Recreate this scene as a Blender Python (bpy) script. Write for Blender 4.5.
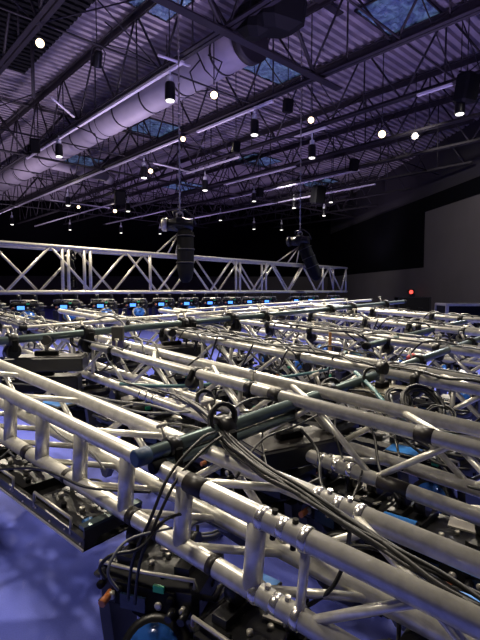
import bpy, bmesh, math, random
from mathutils import Vector, Matrix
random.seed(7)
for o in list(bpy.data.objects): bpy.data.objects.remove(o)
C = bpy.context.scene.collection
sc = bpy.context.scene
PI = math.pi

# ------------------------------------------------------------------ camera, world, lights, exposure
F_PX = 460.0; CAM_H = 1.65
PITCH = math.atan(30/F_PX); ROLL = math.radians(0.35)
cam = bpy.data.objects.new('camera', bpy.data.cameras.new('camera')); C.objects.link(cam)
cam.data.sensor_fit = 'VERTICAL'; cam.data.sensor_height = 36; cam.data.lens = 36*F_PX/640
cam.data.clip_start = 0.02; cam.data.clip_end = 300
cam.location = (0, 0, CAM_H); cam.rotation_euler = (PI/2-PITCH, 0, 0)
sc.camera = cam
W = bpy.data.worlds.new('world'); sc.world = W; W.use_nodes = True
W.node_tree.nodes['Background'].inputs[0].default_value = (0.35, 0.33, 0.6, 1)
W.node_tree.nodes['Background'].inputs[1].default_value = 0.06
sc.view_settings.view_transform = 'Standard'; sc.view_settings.look = 'None'
sc.view_settings.gamma = 1; sc.view_settings.use_curve_mapping = False
sc.view_settings.exposure = 0.0

def area(name, loc, rot, sx, sy, power, col):
    l = bpy.data.lights.new(name, 'AREA'); l.shape = 'RECTANGLE'; l.size = sx; l.size_y = sy
    l.energy = power; l.color = col
    o = bpy.data.objects.new(name, l); o.location = loc; o.rotation_euler = rot; C.objects.link(o); return o
def spot(name, loc, target, power, col, ang=80, blend=0.6, r=0.08):
    l = bpy.data.lights.new(name, 'SPOT'); l.energy = power; l.color = col
    l.spot_size = math.radians(ang); l.spot_blend = blend; l.shadow_soft_size = r
    o = bpy.data.objects.new(name, l); o.location = loc
    d = Vector(target)-Vector(loc); o.rotation_euler = d.to_track_quat('-Z', 'Y').to_euler(); C.objects.link(o); return o
WARM = (1.0, 0.89, 0.70); COOL = (0.93, 0.94, 1.0); PURP = (0.66, 0.50, 1.0)
# house lights pointing down at the rig
for i, (x, y, p, c) in enumerate([(-2.5, 7.5, 2100, WARM), (3.2, 9.5, 2100, WARM), (-6.5, 12.5, 2300, WARM), (1.5, 2.6, 760, WARM),
                                  (7.5, 14.0, 2300, COOL), (-1.0, 17.0, 2300, WARM), (-3.5, 1.5, 860, WARM)]):
    spot('house_downlight', (x, y, 6.9), (x*0.8, y*0.8, 0), p, c, 105, 0.7, 0.12 if y > 5 else 0.45)
# purple wash thrown up at the roof by unseen lamps without fixtures
for i, (x, y, p) in enumerate([(-7, 9, 950), (2.5, 7.5, 1300), (-3, 17, 1500), (7, 15, 500), (-13, 22, 1700), (2, 26, 1100), (-17, 34, 1500), (-6, 34, 1300), (7, 31, 500)]):
    spot('roof_uplight', (x, y, 1.9), (x*1.02, y*1.05, 9.4), p, PURP if i % 2 else (0.84, 0.68, 0.95), 125, 0.8, 0.3)
for x, y, tx, ty, tz_, p in [(5.5, 15, 11.5, 27, 2.5, 1500), (6, 9, 12, 18, 3.5, 700), (2, 24, 8.5, 38, 2.0, 1100)]:
    spot('added_wall_fill', (x, y, 7.0), (tx, ty, tz_), p, (1.0, 0.93, 0.9), 75, 0.8, 0.2)  # added fill lamps that brighten the grey walls, no fixtures stand here

# ------------------------------------------------------------------ camera maths
cp, sp = math.cos(PITCH), math.sin(PITCH)
R_ = Vector((1, 0, 0)); FW = Vector((0, cp, -sp)); UP = Vector((0, sp, cp)); CP = Vector((0, 0, CAM_H))
def ray(u, v): return FW + R_*((u-240)/F_PX) - UP*((v-320)/F_PX)
def P(u, v, Z): return CP + ray(u, v)*Z
def Pz(u, v, z):
    d = ray(u, v); return CP + d*((z-CAM_H)/d.z)
AZ = math.atan2(-425, F_PX); CA, SA = math.cos(AZ), math.sin(AZ)
def AB(a, b, z): return Vector((a*SA+b*CA, a*CA-b*SA, z))      # a runs along the joists (away to the left), b across them
def toab(p): return p.x*SA+p.y*CA, p.x*CA-p.y*SA

# ------------------------------------------------------------------ materials
MATS = {}
def mat(name, col, rough=0.5, metal=0.0, noise=0.0, nscale=20, rvar=0.0, bump=0.0, emit=None, estr=0, col2=None, trans=0, spec=0.5):
    m = bpy.data.materials.new(name); m.use_nodes = True; nt = m.node_tree; b = nt.nodes['Principled BSDF']
    b.inputs['Base Color'].default_value = (*col, 1); b.inputs['Roughness'].default_value = rough; b.inputs['Metallic'].default_value = metal
    b.inputs['Specular IOR Level'].default_value = spec
    if trans: b.inputs['Transmission Weight'].default_value = trans
    if noise or rvar or bump:
        tc = nt.nodes.new('ShaderNodeTexCoord'); n = nt.nodes.new('ShaderNodeTexNoise'); n.inputs['Scale'].default_value = nscale; n.inputs['Detail'].default_value = 5
        nt.links.new(tc.outputs['Object'], n.inputs['Vector'])
        if noise:
            mx = nt.nodes.new('ShaderNodeMix'); mx.data_type = 'RGBA'
            c2 = col2 or tuple(c*(1-noise) for c in col)
            mx.inputs['A'].default_value = (*col, 1); mx.inputs['B'].default_value = (*c2, 1)
            rp = nt.nodes.new('ShaderNodeValToRGB'); rp.color_ramp.elements[0].position = 0.38; rp.color_ramp.elements[1].position = 0.65
            nt.links.new(n.outputs['Fac'], rp.inputs['Fac']); nt.links.new(rp.outputs['Color'], mx.inputs['Factor'])
            nt.links.new(mx.outputs['Result'], b.inputs['Base Color'])
        if rvar:
            mr = nt.nodes.new('ShaderNodeMapRange'); mr.inputs['To Min'].default_value = rough-rvar; mr.inputs['To Max'].default_value = rough+rvar
            nt.links.new(n.outputs['Fac'], mr.inputs['Value']); nt.links.new(mr.outputs['Result'], b.inputs['Roughness'])
        if bump:
            bp = nt.nodes.new('ShaderNodeBump'); bp.inputs['Strength'].default_value = bump; bp.inputs['Distance'].default_value = 0.01
            nt.links.new(n.outputs['Fac'], bp.inputs['Height']); nt.links.new(bp.outputs['Normal'], b.inputs['Normal'])
    if emit: b.inputs['Emission Color'].default_value = (*emit, 1); b.inputs['Emission Strength'].default_value = estr
    MATS[name] = m; return m
ALU = mat('aluminium', (0.80, 0.78, 0.71), 0.34, 0.55, 0.25, 28, 0.1, 0.05)
ALU2 = mat('polished_aluminium', (0.80, 0.78, 0.74), 0.24, 0.9, 0.15, 60, 0.08)
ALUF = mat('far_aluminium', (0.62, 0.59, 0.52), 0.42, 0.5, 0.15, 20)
PIPE = mat('green_grey_pipe', (0.13, 0.175, 0.175), 0.32, 0.5, 0.25, 15, 0.08)
BLK = mat('black_housing', (0.011, 0.011, 0.012), 0.36, 0, 0.3, 30, 0.08, 0.05)
BLKM = mat('matte_black', (0.006, 0.006, 0.007), 0.7, spec=0.15)
GRYH = mat('grey_housing', (0.045, 0.043, 0.040), 0.42, 0, 0.2, 12, 0.05)
RUB = mat('black_cable_rubber', (0.014, 0.014, 0.015), 0.42)
TAPE = mat('dark_tape', (0.022, 0.018, 0.017), 0.45, 0, 0.3, 40)
STL = mat('dark_roof_steel', (0.022, 0.018, 0.024), 0.6, 0.1, 0.2, 6)
STLT = mat('painted_track', (0.85, 0.80, 0.9), 0.4, 0.1)
GREYC = mat('grey_cable', (0.14, 0.145, 0.155), 0.45)
TEAL = mat('teal_cable', (0.10, 0.22, 0.24), 0.4)
ORNG = mat('orange_plastic', (0.62, 0.20, 0.06), 0.4)
GRN = mat('green_plastic', (0.03, 0.45, 0.2), 0.4)
BLUC = mat('blue_plastic', (0.05, 0.2, 0.5), 0.4)
RED = mat('red_plastic', (0.5, 0.05, 0.04), 0.45)
CAPB = mat('dark_blue_end_cap', (0.02, 0.05, 0.11), 0.5)
DISP = mat('blue_display', (0.02, 0.05, 0.2), 0.3, emit=(0.08, 0.28, 1.0), estr=2.2)
DOFF = mat('dark_display', (0.01, 0.02, 0.05), 0.15)
PANB = mat('light_blue_panel', (0.05, 0.24, 0.70), 0.3, 0, 0.4, 8)
LENS = mat('blue_reflection_lens', (0.03, 0.13, 0.5), 0.12, 0.2, 0.85, 22, bump=0.3)  # blue reflected light and its pattern put into the lens colour
LAMPW = mat('warm_lamp', (1, .9, .7), 0.4, emit=(1.0, 0.74, 0.42), estr=5)
LAMPC = mat('lamp_face', (1, 1, 1), 0.4, emit=(0.98, 0.95, 0.84), estr=2.6)
NECK = mat('silver_neck', (0.88, 0.90, 0.95), 0.3, 0.1)
EXITM = mat('red_sign_light', (0.4, 0.02, 0.02), 0.4, emit=(1.0, 0.08, 0.06), estr=2.2)
DUCTM = mat('duct_sheet_metal', (0.46, 0.42, 0.48), 0.6, 0.1, 0.12, 2)
WALLG = mat('grey_wall', (0.075, 0.066, 0.066), 0.85, 0, 0.12, 0.6)
WALLD = mat('dark_wall', (0.020, 0.017, 0.024), 0.9)
WALLK = mat('black_drape', (0.0025, 0.0025, 0.004), 1.0, spec=0.05)
PLATE = mat('brushed_plate', (0.22, 0.20, 0.15), 0.3, 0.7, 0.4, 20)
CHAIN = mat('chain_steel', (0.45, 0.42, 0.40), 0.4, 0.7)
ORGT = mat('amber_strap', (0.55, 0.26, 0.08), 0.5)
def deck_mat():
    m = mat('corrugated_deck', (0.36, 0.32, 0.38), 0.5, 0.1, 0.15, 0.7); return m
DECK = deck_mat()
def sky_mat():
    m = mat('skylight_film', (0.10, 0.15, 0.26), 0.25); nt = m.node_tree; b = nt.nodes['Principled BSDF']
    tc = nt.nodes.new('ShaderNodeTexCoord'); n = nt.nodes.new('ShaderNodeTexNoise'); n.inputs['Scale'].default_value = 2.2; n.inputs['Detail'].default_value = 7; n.inputs['Distortion'].default_value = 1.6
    nt.links.new(tc.outputs['Object'], n.inputs['Vector'])
    r = nt.nodes.new('ShaderNodeValToRGB'); r.color_ramp.elements[0].position = 0.42; r.color_ramp.elements[0].color = (0.006, 0.014, 0.04, 1)
    r.color_ramp.elements[1].position = 0.68; r.color_ramp.elements[1].color = (0.25, 0.42, 0.75, 1)
    nt.links.new(n.outputs['Fac'], r.inputs['Fac']); nt.links.new(r.outputs['Color'], b.inputs['Emission Color']); b.inputs['Emission Strength'].default_value = 0.22
    bp = nt.nodes.new('ShaderNodeBump'); bp.inputs['Strength'].default_value = 0.8; bp.inputs['Distance'].default_value = 0.2
    nt.links.new(n.outputs['Fac'], bp.inputs['Height']); nt.links.new(bp.outputs['Normal'], b.inputs['Normal'])
    return m
SKYF = sky_mat()
def floor_mat():
    m = bpy.data.materials.new('blue_floor'); m.use_nodes = True; nt = m.node_tree; b = nt.nodes['Principled BSDF']; L = nt.links.new
    tc = nt.nodes.new('ShaderNodeTexCoord')
    n1 = nt.nodes.new('ShaderNodeTexNoise'); n1.inputs['Scale'].default_value = 1.6; n1.inputs['Detail'].default_value = 6; n1.inputs['Distortion'].default_value = 0.6
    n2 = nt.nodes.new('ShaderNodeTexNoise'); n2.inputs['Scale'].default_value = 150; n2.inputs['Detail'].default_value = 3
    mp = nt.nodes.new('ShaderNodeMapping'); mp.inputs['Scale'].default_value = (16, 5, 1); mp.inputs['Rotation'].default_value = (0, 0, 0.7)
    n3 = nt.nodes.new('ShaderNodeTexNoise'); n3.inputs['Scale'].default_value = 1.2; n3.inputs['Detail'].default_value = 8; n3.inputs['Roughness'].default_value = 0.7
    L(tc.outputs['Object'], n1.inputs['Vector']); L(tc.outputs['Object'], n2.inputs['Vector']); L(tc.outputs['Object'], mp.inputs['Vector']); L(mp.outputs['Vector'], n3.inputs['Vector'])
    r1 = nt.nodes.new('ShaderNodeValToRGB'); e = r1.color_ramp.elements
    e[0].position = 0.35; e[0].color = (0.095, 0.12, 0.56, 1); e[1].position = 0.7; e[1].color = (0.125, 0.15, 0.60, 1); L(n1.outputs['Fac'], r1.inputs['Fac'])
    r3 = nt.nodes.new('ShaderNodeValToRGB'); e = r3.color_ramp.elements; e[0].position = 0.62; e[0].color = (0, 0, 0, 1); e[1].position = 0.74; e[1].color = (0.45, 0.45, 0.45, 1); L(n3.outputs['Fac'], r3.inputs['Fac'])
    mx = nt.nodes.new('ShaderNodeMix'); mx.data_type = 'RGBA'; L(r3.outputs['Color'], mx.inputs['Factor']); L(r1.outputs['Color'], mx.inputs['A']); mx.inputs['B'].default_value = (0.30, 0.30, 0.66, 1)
    mx2 = nt.nodes.new('ShaderNodeMix'); mx2.data_type = 'RGBA'; mx2.blend_type = 'MULTIPLY'; mx2.inputs['Factor'].default_value = 0.35
    L(mx.outputs['Result'], mx2.inputs['A']); L(n2.outputs['Fac'], mx2.inputs['B']); L(mx2.outputs['Result'], b.inputs['Base Color'])
    b.inputs['Roughness'].default_value = 0.62; b.inputs['Specular IOR Level'].default_value = 0.12
    bp = nt.nodes.new('ShaderNodeBump'); bp.inputs['Strength'].default_value = 0.25; bp.inputs['Distance'].default_value = 0.004; L(n2.outputs['Fac'], bp.inputs['Height']); L(bp.outputs['Normal'], b.inputs['Normal'])
    return m
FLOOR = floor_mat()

# ------------------------------------------------------------------ mesh helpers
class MB:
    def __init__(s): s.v = []; s.f = []; s.sm = []
    def tube(s, a, b, r, n=10, r2=None, caps=True, smooth=True):
        a = Vector(a); b = Vector(b); d = b-a
        if d.length < 1e-6: return s
        d.normalize(); x = d.orthogonal().normalized(); y = d.cross(x); r2 = r if r2 is None else r2; i0 = len(s.v)
        for p, rr in ((a, r), (b, r2)):
            for k in range(n):
                t = 2*PI*k/n; s.v.append(p+x*(rr*math.cos(t))+y*(rr*math.sin(t)))
        for k in range(n):
            k2 = (k+1) % n; s.f.append((i0+k, i0+k2, i0+n+k2, i0+n+k)); s.sm.append(smooth)
        if caps:
            s.f.append(tuple(i0+k for k in reversed(range(n)))); s.sm.append(False)
            s.f.append(tuple(i0+n+k for k in range(n))); s.sm.append(False)
        return s
    def path(s, pts, r, n=6):
        pts = [Vector(p) for p in pts]; i0 = len(s.v); m = len(pts); px = None
        for i, p in enumerate(pts):
            d = (pts[min(i+1, m-1)]-pts[max(i-1, 0)])
            d = d.normalized() if d.length > 1e-9 else Vector((0, 0, 1))
            x = d.orthogonal().normalized() if px is None else (px-d*px.dot(d))
            x = x.normalized() if x.length > 1e-6 else d.orthogonal().normalized()
            px = x; y = d.cross(x)
            for k in range(n):
                t = 2*PI*k/n; s.v.append(p+x*(r*math.cos(t))+y*(r*math.sin(t)))
        for i in range(m-1):
            for k in range(n):
                k2 = (k+1) % n; a = i0+i*n
                s.f.append((a+k, a+k2, a+n+k2, a+n+k)); s.sm.append(True)
        s.f.append(tuple(i0+k for k in reversed(range(n)))); s.sm.append(False)
        s.f.append(tuple(i0+(m-1)*n+k for k in range(n))); s.sm.append(False)
        return s
    def box(s, c, sx, sy, sz, M=None, bev=0.0, taper=1.0):
        c = Vector(c); M = M or Matrix.Identity(3); hx, hy, hz = sx/2, sy/2, sz/2; i0 = len(s.v)
        if bev <= 0:
            for z, t in ((-hz, 1), (hz, taper)):
                for x, y in ((-hx, -hy), (hx, -hy), (hx, hy), (-hx, hy)): s.v.append(c+M@Vector((x*t, y*t, z)))
            for f in ((3, 2, 1, 0), (4, 5, 6, 7), (0, 1, 5, 4), (1, 2, 6, 5), (2, 3, 7, 6), (3, 0, 4, 7)):
                s.f.append(tuple(i0+k for k in f)); s.sm.append(False)
        else:
            rings = [(-hz, bev, 1), (-hz+bev, 0, 1), (hz-bev, 0, taper), (hz, bev, taper)]
            for z, ins, t in rings:
                X, Y = hx*t-ins, hy*t-ins; q = bev
                for x, y in ((-X+q, -Y), (X-q, -Y), (X, -Y+q), (X, Y-q), (X-q, Y), (-X+q, Y), (-X, Y-q), (-X, -Y+q)): s.v.append(c+M@Vector((x, y, z)))
            s.f.append(tuple(i0+k for k in reversed(range(8)))); s.sm.append(False)
            for r in range(3):
                for k in range(8):
                    k2 = (k+1) % 8; a = i0+r*8; s.f.append((a+k, a+k2, a+8+k2, a+8+k)); s.sm.append(False)
            s.f.append(tuple(i0+24+k for k in range(8))); s.sm.append(False)
        return s
    def ring(s, c, axis, R, r, n=20, m=6):
        axis = Vector(axis).normalized(); x = axis.orthogonal().normalized(); y = axis.cross(x); c = Vector(c)
        return s.path([c+x*(R*math.cos(2*PI*k/n))+y*(R*math.sin(2*PI*k/n)) for k in range(n+1)], r, m)
    def lathe(s, c, axis, prof, n=20, x=None):
        axis = Vector(axis).normalized(); x = (x or axis.orthogonal()).normalized(); y = axis.cross(x); c = Vector(c); i0 = len(s.v)
        for h, r in prof:
            for k in range(n):
                t = 2*PI*k/n; s.v.append(c+axis*h+x*(r*math.cos(t))+y*(r*math.sin(t)))
        for i in range(len(prof)-1):
            for k in range(n):
                k2 = (k+1) % n; a = i0+i*n; s.f.append((a+k, a+k2, a+n+k2, a+n+k)); s.sm.append(True)
        s.f.append(tuple(i0+k for k in reversed(range(n)))); s.sm.append(False)
        a = i0+(len(prof)-1)*n; s.f.append(tuple(a+k for k in range(n))); s.sm.append(False)
        return s
    def prism(s, pts, d):
        i0 = len(s.v); n = len(pts); d = Vector(d)
        for p in pts: s.v.append(Vector(p))
        for p in pts: s.v.append(Vector(p)+d)
        s.f.append(tuple(i0+k for k in reversed(range(n)))); s.sm.append(False)
        s.f.append(tuple(i0+n+k for k in range(n))); s.sm.append(False)
        for k in range(n):
            k2 = (k+1) % n; s.f.append((i0+k, i0+k2, i0+n+k2, i0+n+k)); s.sm.append(False)
        return s
    def build(s, name, m, parent=None, loc=None):
        L = Vector(loc) if loc is not None else (parent_loc(parent) if parent else Vector((0, 0, 0)))
        me = bpy.data.meshes.new(name); me.from_pydata([tuple(v-L) for v in s.v], [], s.f)
        me.polygons.foreach_set('use_smooth', s.sm); me.materials.append(m)
        bm = bmesh.new(); bm.from_mesh(me); bmesh.ops.recalc_face_normals(bm, faces=bm.faces); bm.to_mesh(me); bm.free(); me.update()
        o = bpy.data.objects.new(name, me); C.objects.link(o)
        if parent: o.parent = parent
        else: o.location = L
        return o
def parent_loc(p):
    v = Vector((0, 0, 0))
    while p: v = v+Vector(p.location); p = p.parent
    return v
def tag(o, label=None, cat=None, group=None, kind=None):
    if label: o['label'] = label
    if cat: o['category'] = cat
    if group: o['group'] = group
    if kind: o['kind'] = kind
    return o
def thing(name, loc, label, cat, group=None):
    o = bpy.data.objects.new(name, None); o.empty_display_size = 0.1; C.objects.link(o); o.location = loc
    return tag(o, label, cat, group)
KIDS = {}
def copy_tree(o, parent=None):
    c = o.copy(); C.objects.link(c); c.parent = parent
    for ch in list(o.children): copy_tree(ch, c)
    return c
def struct(name, mb, m): return tag(mb.build(name, m), kind='structure')
ORD = ['first', 'second', 'third', 'fourth', 'fifth', 'sixth', 'seventh', 'eighth', 'ninth', 'tenth', 'eleventh', 'twelfth', 'thirteenth', 'fourteenth', 'fifteenth', 'sixteenth']

def smooth(pts, n=6):
    out = []; q = [pts[0]]+list(pts)+[pts[-1]]
    for i in range(1, len(q)-2):
        for k in range(n):
            t = k/n; a, b, c, d = q[i-1], q[i], q[i+1], q[i+2]
            out.append(0.5*((2*b)+(c-a)*t+(2*a-5*b+4*c-d)*t*t+(3*b-a-3*c+d)*t**3))
    out.append(q[-2]); return out
smooth_ = smooth
# ------------------------------------------------------------------ room shell
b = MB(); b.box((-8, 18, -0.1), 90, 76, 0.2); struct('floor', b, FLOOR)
WAZ = math.atan2(-50, F_PX); wd = Vector((math.sin(WAZ), math.cos(WAZ), 0)); wn = Vector((wd.y, -wd.x, 0))
X0 = 13.3; DECKZ = 9.5
def WP(Y, z, off=0): return Vector((X0, 0, 0))+wd*(Y/wd.y)+wn*off+Vector((0, 0, z))
YB = 44.0
# right wall: grey lower part with a step, black drape above, dark wall to the roof
ys = 13.3*460/(427-190)
b = MB(); b.prism([WP(-14, 0, 0.05), WP(YB, 0, 0.05), WP(YB, 10.4, 0.05), WP(-14, 10.4, 0.05)], wn*0.3); struct('wall_right', b, WALLD)
b = MB(); b.prism([WP(-14, 0, -0.25), WP(YB, 0, -0.25), WP(YB, 2.9, -0.25), WP(ys, 2.9, -0.25), WP(ys, 5.95, -0.25), WP(-14, 5.95, -0.25)], wn*0.2); struct('wall_partition_right', b, WALLG)
b = MB(); b.prism([WP(-14, 2.5, -0.03), WP(YB, 2.5, -0.03), WP(YB, 6.9, -0.03), WP(-14, 6.75, -0.03)], wn*0.06); struct('trim_1', b, WALLK)
bc = WP(YB, 0)
def BP(s, z, off=0): return bc-wn*s+wd*off+Vector((0, 0, z))
b = MB(); b.prism([BP(-0.5, 0, 0.05), BP(60, 0, 0.05), BP(60, 10.4, 0.05), BP(-0.5, 10.4, 0.05)], wd*0.3); struct('wall_back', b, WALLK)
b = MB(); b.prism([BP(0, 0, -0.2), BP(60, 0, -0.2), BP(60, 2.9, -0.2), BP(0, 2.9, -0.2)], wd*0.2); struct('wall_partition_back', b, WALLG)
lc = BP(60, 0)
b = MB(); b.prism([lc, lc-wd*62, lc-wd*62+Vector((0, 0, 10.4)), lc+Vector((0, 0, 10.4))], -wn*0.3); struct('wall_left', b, WALLD)
# corrugated deck (ribs run along b)
b = MB(); pitch = 0.30; a = -14.0; prof = []
while a < 62:
    prof += [(a, 0.0), (a+0.12, 0.0), (a+0.135, 0.13), (a+0.285, 0.13)]; a += pitch
def wall_clip_b(a_):
    # b where the line a=const meets the right wall
    # point = AB(a,b); wall: (p-(X0,0)).wn = 0.2
    p0 = AB(a_, 0, 0); d = AB(0, 1, 0); t = (0.3-(p0-Vector((X0, 0, 0))).dot(wn))/d.dot(wn); return t
for i, (aa, h) in enumerate(prof):
    bmax = min(wall_clip_b(aa), 60); b0 = -10
    # also clip at the back wall
    p0 = AB(aa, 0, 0); d = AB(0, 1, 0); t = (-(p0-bc).dot(wd)+0.2)/d.dot(wd)
    if (p0-bc).dot(wd) < 0:
        bmax = min(bmax, t)
        if d.dot(wd) < 0: b0 = max(b0, t) if t < 0 else b0
    bmax = max(bmax, b0+0.2)
    b.v += [AB(aa, b0, DECKZ+h), AB(aa, bmax, DECKZ+h)]
for i in range(len(prof)-1): b.f.append((2*i, 2*i+1, 2*i+3, 2*i+2)); b.sm.append(False)
ceil = struct('ceiling', b, DECK)
ceil.modifiers.new('thickness', 'SOLIDIFY').thickness = 0.02

# ------------------------------------------------------------------ roof steel
def inroom(p): return (p-Vector((X0, 0, 0))).dot(wn) < -0.35 and (p-bc).dot(wd) < -0.3
ROWS = [0.7, 3.8, 6.95, 10.3, 13.3, 16.4, 19.1, 22.2, 25.3, 28.4, 31.5]
JB, JT = 7.4, 9.36
rn = ['above the camera', 'second from the near side', 'beside the round duct on its near side', 'beyond the round duct', 'fifth from the near side', 'sixth from the near side',
      'seventh from the near side', 'eighth from the near side', 'ninth from the near side', 'tenth from the near side', 'farthest, above the dark back corner']
for i, bb in enumerate(ROWS):
    a0, a1 = -8, 50
    while a1 > a0 and not inroom(AB(a1, bb, 8)): a1 -= 0.5
    while a0 < a1 and not inroom(AB(a0, bb, 8)): a0 += 0.5
    if a1-a0 < 4: continue
    t = thing('roof_joist', AB(a0, bb, JB), 'dark steel open web roof joist, '+rn[i], 'roof joist', 'open web joists under the roof deck')
    for nm, z in (('bottom_chord', JB), ('top_chord', JT)):
        m_ = MB()
        for o_ in (-0.07, 0.07):
            m_.prism([AB(a0, bb+o_-0.05, z-0.012), AB(a0, bb+o_+0.05, z-0.012), AB(a0, bb+o_+0.05, z+0.012), AB(a0, bb+o_-0.05, z+0.012)], AB(a1-a0, 0, 0))
            q = 0.04 if z == JB else -0.07
            m_.prism([AB(a0, bb+o_*0.4-0.01, z), AB(a0, bb+o_*0.4+0.01, z), AB(a0, bb+o_*0.4+0.01, z+q*2.5), AB(a0, bb+o_*0.4-0.01, z+q*2.5)], AB(a1-a0, 0, 0))
        m_.build(nm, STL, t)
    k = 0; aa = a0+0.3; st = 1.3
    while aa+st < a1 and k < 44:
        za, zb = (JB, JT) if k % 2 == 0 else (JT, JB)
        MB().tube(AB(aa, bb, za), AB(aa+st, bb, zb), 0.032, 6).build('web_diagonal', STL, t)
        if k % 2 == 0 and k < 40: MB().tube(AB(aa+st, bb, JB), AB(aa+st, bb, JT), 0.024, 6).build('web_post', STL, t)
        aa += st; k += 1
for gi, ga in enumerate([-3.5, 7.9, 20.5, 33.0]):
    b1 = 34
    while b1 > 0 and not inroom(AB(ga, b1, 8)): b1 -= 0.5
    if gi == 1: b1 = 11.1
    if b1 < 3: continue
    t = thing('roof_girder', AB(ga, -6, JB), 'heavy dark steel girder crossing the joists, '+['behind the camera', 'holding the big black box', 'over the middle of the hall', 'near the back of the hall'][gi], 'girder', 'girders crossing the joists')
    for nm, z in (('bottom_flange', JB-0.12), ('top_flange', JT-0.05)):
        MB().prism([AB(ga-0.11, -6, z-0.02), AB(ga+0.11, -6, z-0.02), AB(ga+0.11, -6, z+0.02), AB(ga-0.11, -6, z+0.02)], AB(0, b1+6, 0)).build(nm, STL, t)
    k = 0; bb = -6
    while bb+1.6 < b1:
        za, zb = (JB-.1, JT) if k % 2 == 0 else (JT, JB-.1)
        MB().tube(AB(ga, bb, za), AB(ga, bb+1.6, zb), 0.05, 6).build('web_diagonal', STL, t); bb += 1.6; k += 1
# cross bridging: thin pipes between joists seen as criss-cross lines
for i, ga in enumerate([3.5, 5.6, 10.6, 13.0, 15.7, 18.4, 24.0, 27.5, 31]):
    b1 = 30
    while b1 > 0 and not inroom(AB(ga, b1, 8)): b1 -= 0.5
    if b1 < 4: continue
    if 11 < ga < 17.5: continue
    m_ = MB(); m_.tube(AB(ga, 0.7, 7.46), AB(ga, b1, 7.46), 0.028, 6)
    for r0, r1 in zip(ROWS[:-1], ROWS[1:]):
        if r1 < b1 and r0 != 6.95:
            m_.tube(AB(ga, r0, JB), AB(ga, r1, JT), 0.02, 5); m_.tube(AB(ga, r0, JT), AB(ga, r1, JB), 0.02, 5)
    tag(m_.build('cross_bridging', STL), 'thin dark cross bridging between the joists, %s line out from the camera' % ORD[i], 'bracing', 'cross bridging lines')
# round duct
t = thing('ventilation_duct', AB(9.2, 8.8, 8.25), 'fat round grey ventilation duct running away under the roof', 'duct')
DR = 0.5
MB().lathe(AB(9.2, 8.8, 8.25), AB(1, 0, 0), [(0, DR), (36, DR)], 40).build('duct_pipe', DUCTM, t)
aa = 10.2; 
while aa < 45:
    MB().lathe(AB(aa-0.03, 8.8, 8.25), AB(1, 0, 0), [(0, DR), (0.0, DR+0.025), (0.06, DR+0.025), (0.06, DR)], 40).build('duct_seam', STL, t); aa += 1.9
MB().lathe(AB(9.0, 8.8, 8.25), AB(1, 0, 0), [(0, DR+0.08), (0.25, DR+0.08), (0.25, DR)], 40).build('duct_collar', STL, t)
for aa in (12.3, 17.3, 22.3, 27.5):
    for s in (-1, 1): MB().tube(AB(aa, 8.8+s*(DR+.01), 8.25), AB(aa, 8.8+s*(DR+.01), JT+.1), 0.012, 5).build('hanger_rod', STL, t)
    MB().ring(AB(aa, 8.8, 8.25), AB(1, 0, 0), DR+0.012, 0.014, 32, 5).build('hanger_strap', STL, t)
MB().lathe(AB(24.5, 9.3, 8.2), AB(0.2, 1, 0), [(0, .28), (3.5, .28)], 24).build('branch_duct', DUCTM, t)
MB().lathe(AB(24.5, 9.3, 8.2)+AB(.2, 1, 0).normalized()*3.5, AB(0.2, 1, -0.3), [(0, .28), (0.15, .36), (0.35, .36)], 24).build('duct_outlet', DUCTM, t)
# big black box under the girder (projection pod)
c = AB(7.9, 7.35, 7.1); Mz = Matrix.Rotation(-AZ, 3, 'Z')
c = P(276, 12, 9.9)
t = thing('projector_pod', c, 'big black faceted box hanging from the girder at the end of the duct', 'projector housing')
Mz2 = Matrix.Rotation(0.5, 3, 'Z')@Matrix.Rotation(0.25, 3, 'X')
MB().box(c, 1.05, 1.1, 0.8, Mz2, 0.18).build('housing', BLKM, t)
MB().box(c+Vector((-0.45, 0.1, -0.1)), 0.6, 0.8, 0.75, Mz2, 0.15).build('side_housing', BLKM, t)
for dx in (-.4, .4): MB().tube(c+Vector((dx, 0, 0.3)), c+Vector((dx, 0, 1.3)), 0.02, 6).build('hanger_rod', STL, t)
# perforated dark grille top left
t = thing('louver_grille', P(15, 25, 12), 'dark perforated ceiling grille in the upper left corner', 'grille')
ga_, gb_ = toab(Pz(20, 12, 8.5))
m_ = MB()
for k in range(26):
    m_.prism([AB(ga_-3+k*.24, gb_-1.9, 8.4), AB(ga_-3+k*.24+.13, gb_-1.9, 8.4), AB(ga_-3+k*.24+.13, gb_-1.9, 8.6), AB(ga_-3+k*.24, gb_-1.9, 8.6)], AB(0, 3.0, 0))
m_.build('blade_rows', BLKM, t)
m_ = MB()
for k in range(14):
    m_.tube(AB(ga_-3, gb_-1.85+k*.225, 8.5), AB(ga_+3.2, gb_-1.85+k*.225, 8.5), .06, 5)
m_.build('cross_rows', BLKM, t)
for q in (-2.5, 2.5): MB().tube(AB(ga_+q, gb_-.4, 8.5), AB(ga_+q, gb_-.4, DECKZ+.05), .03, 6).build('hanger_rod', STL, t)
p = P(33, 80, 12.6)
tag(MB().tube((p.x, p.y, 6.9), (p.x, p.y, DECKZ+.05), .05, 8).build('drop_pole', STL), 'dark upright pole just left of and below the brightest spotlight', 'pole')
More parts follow.
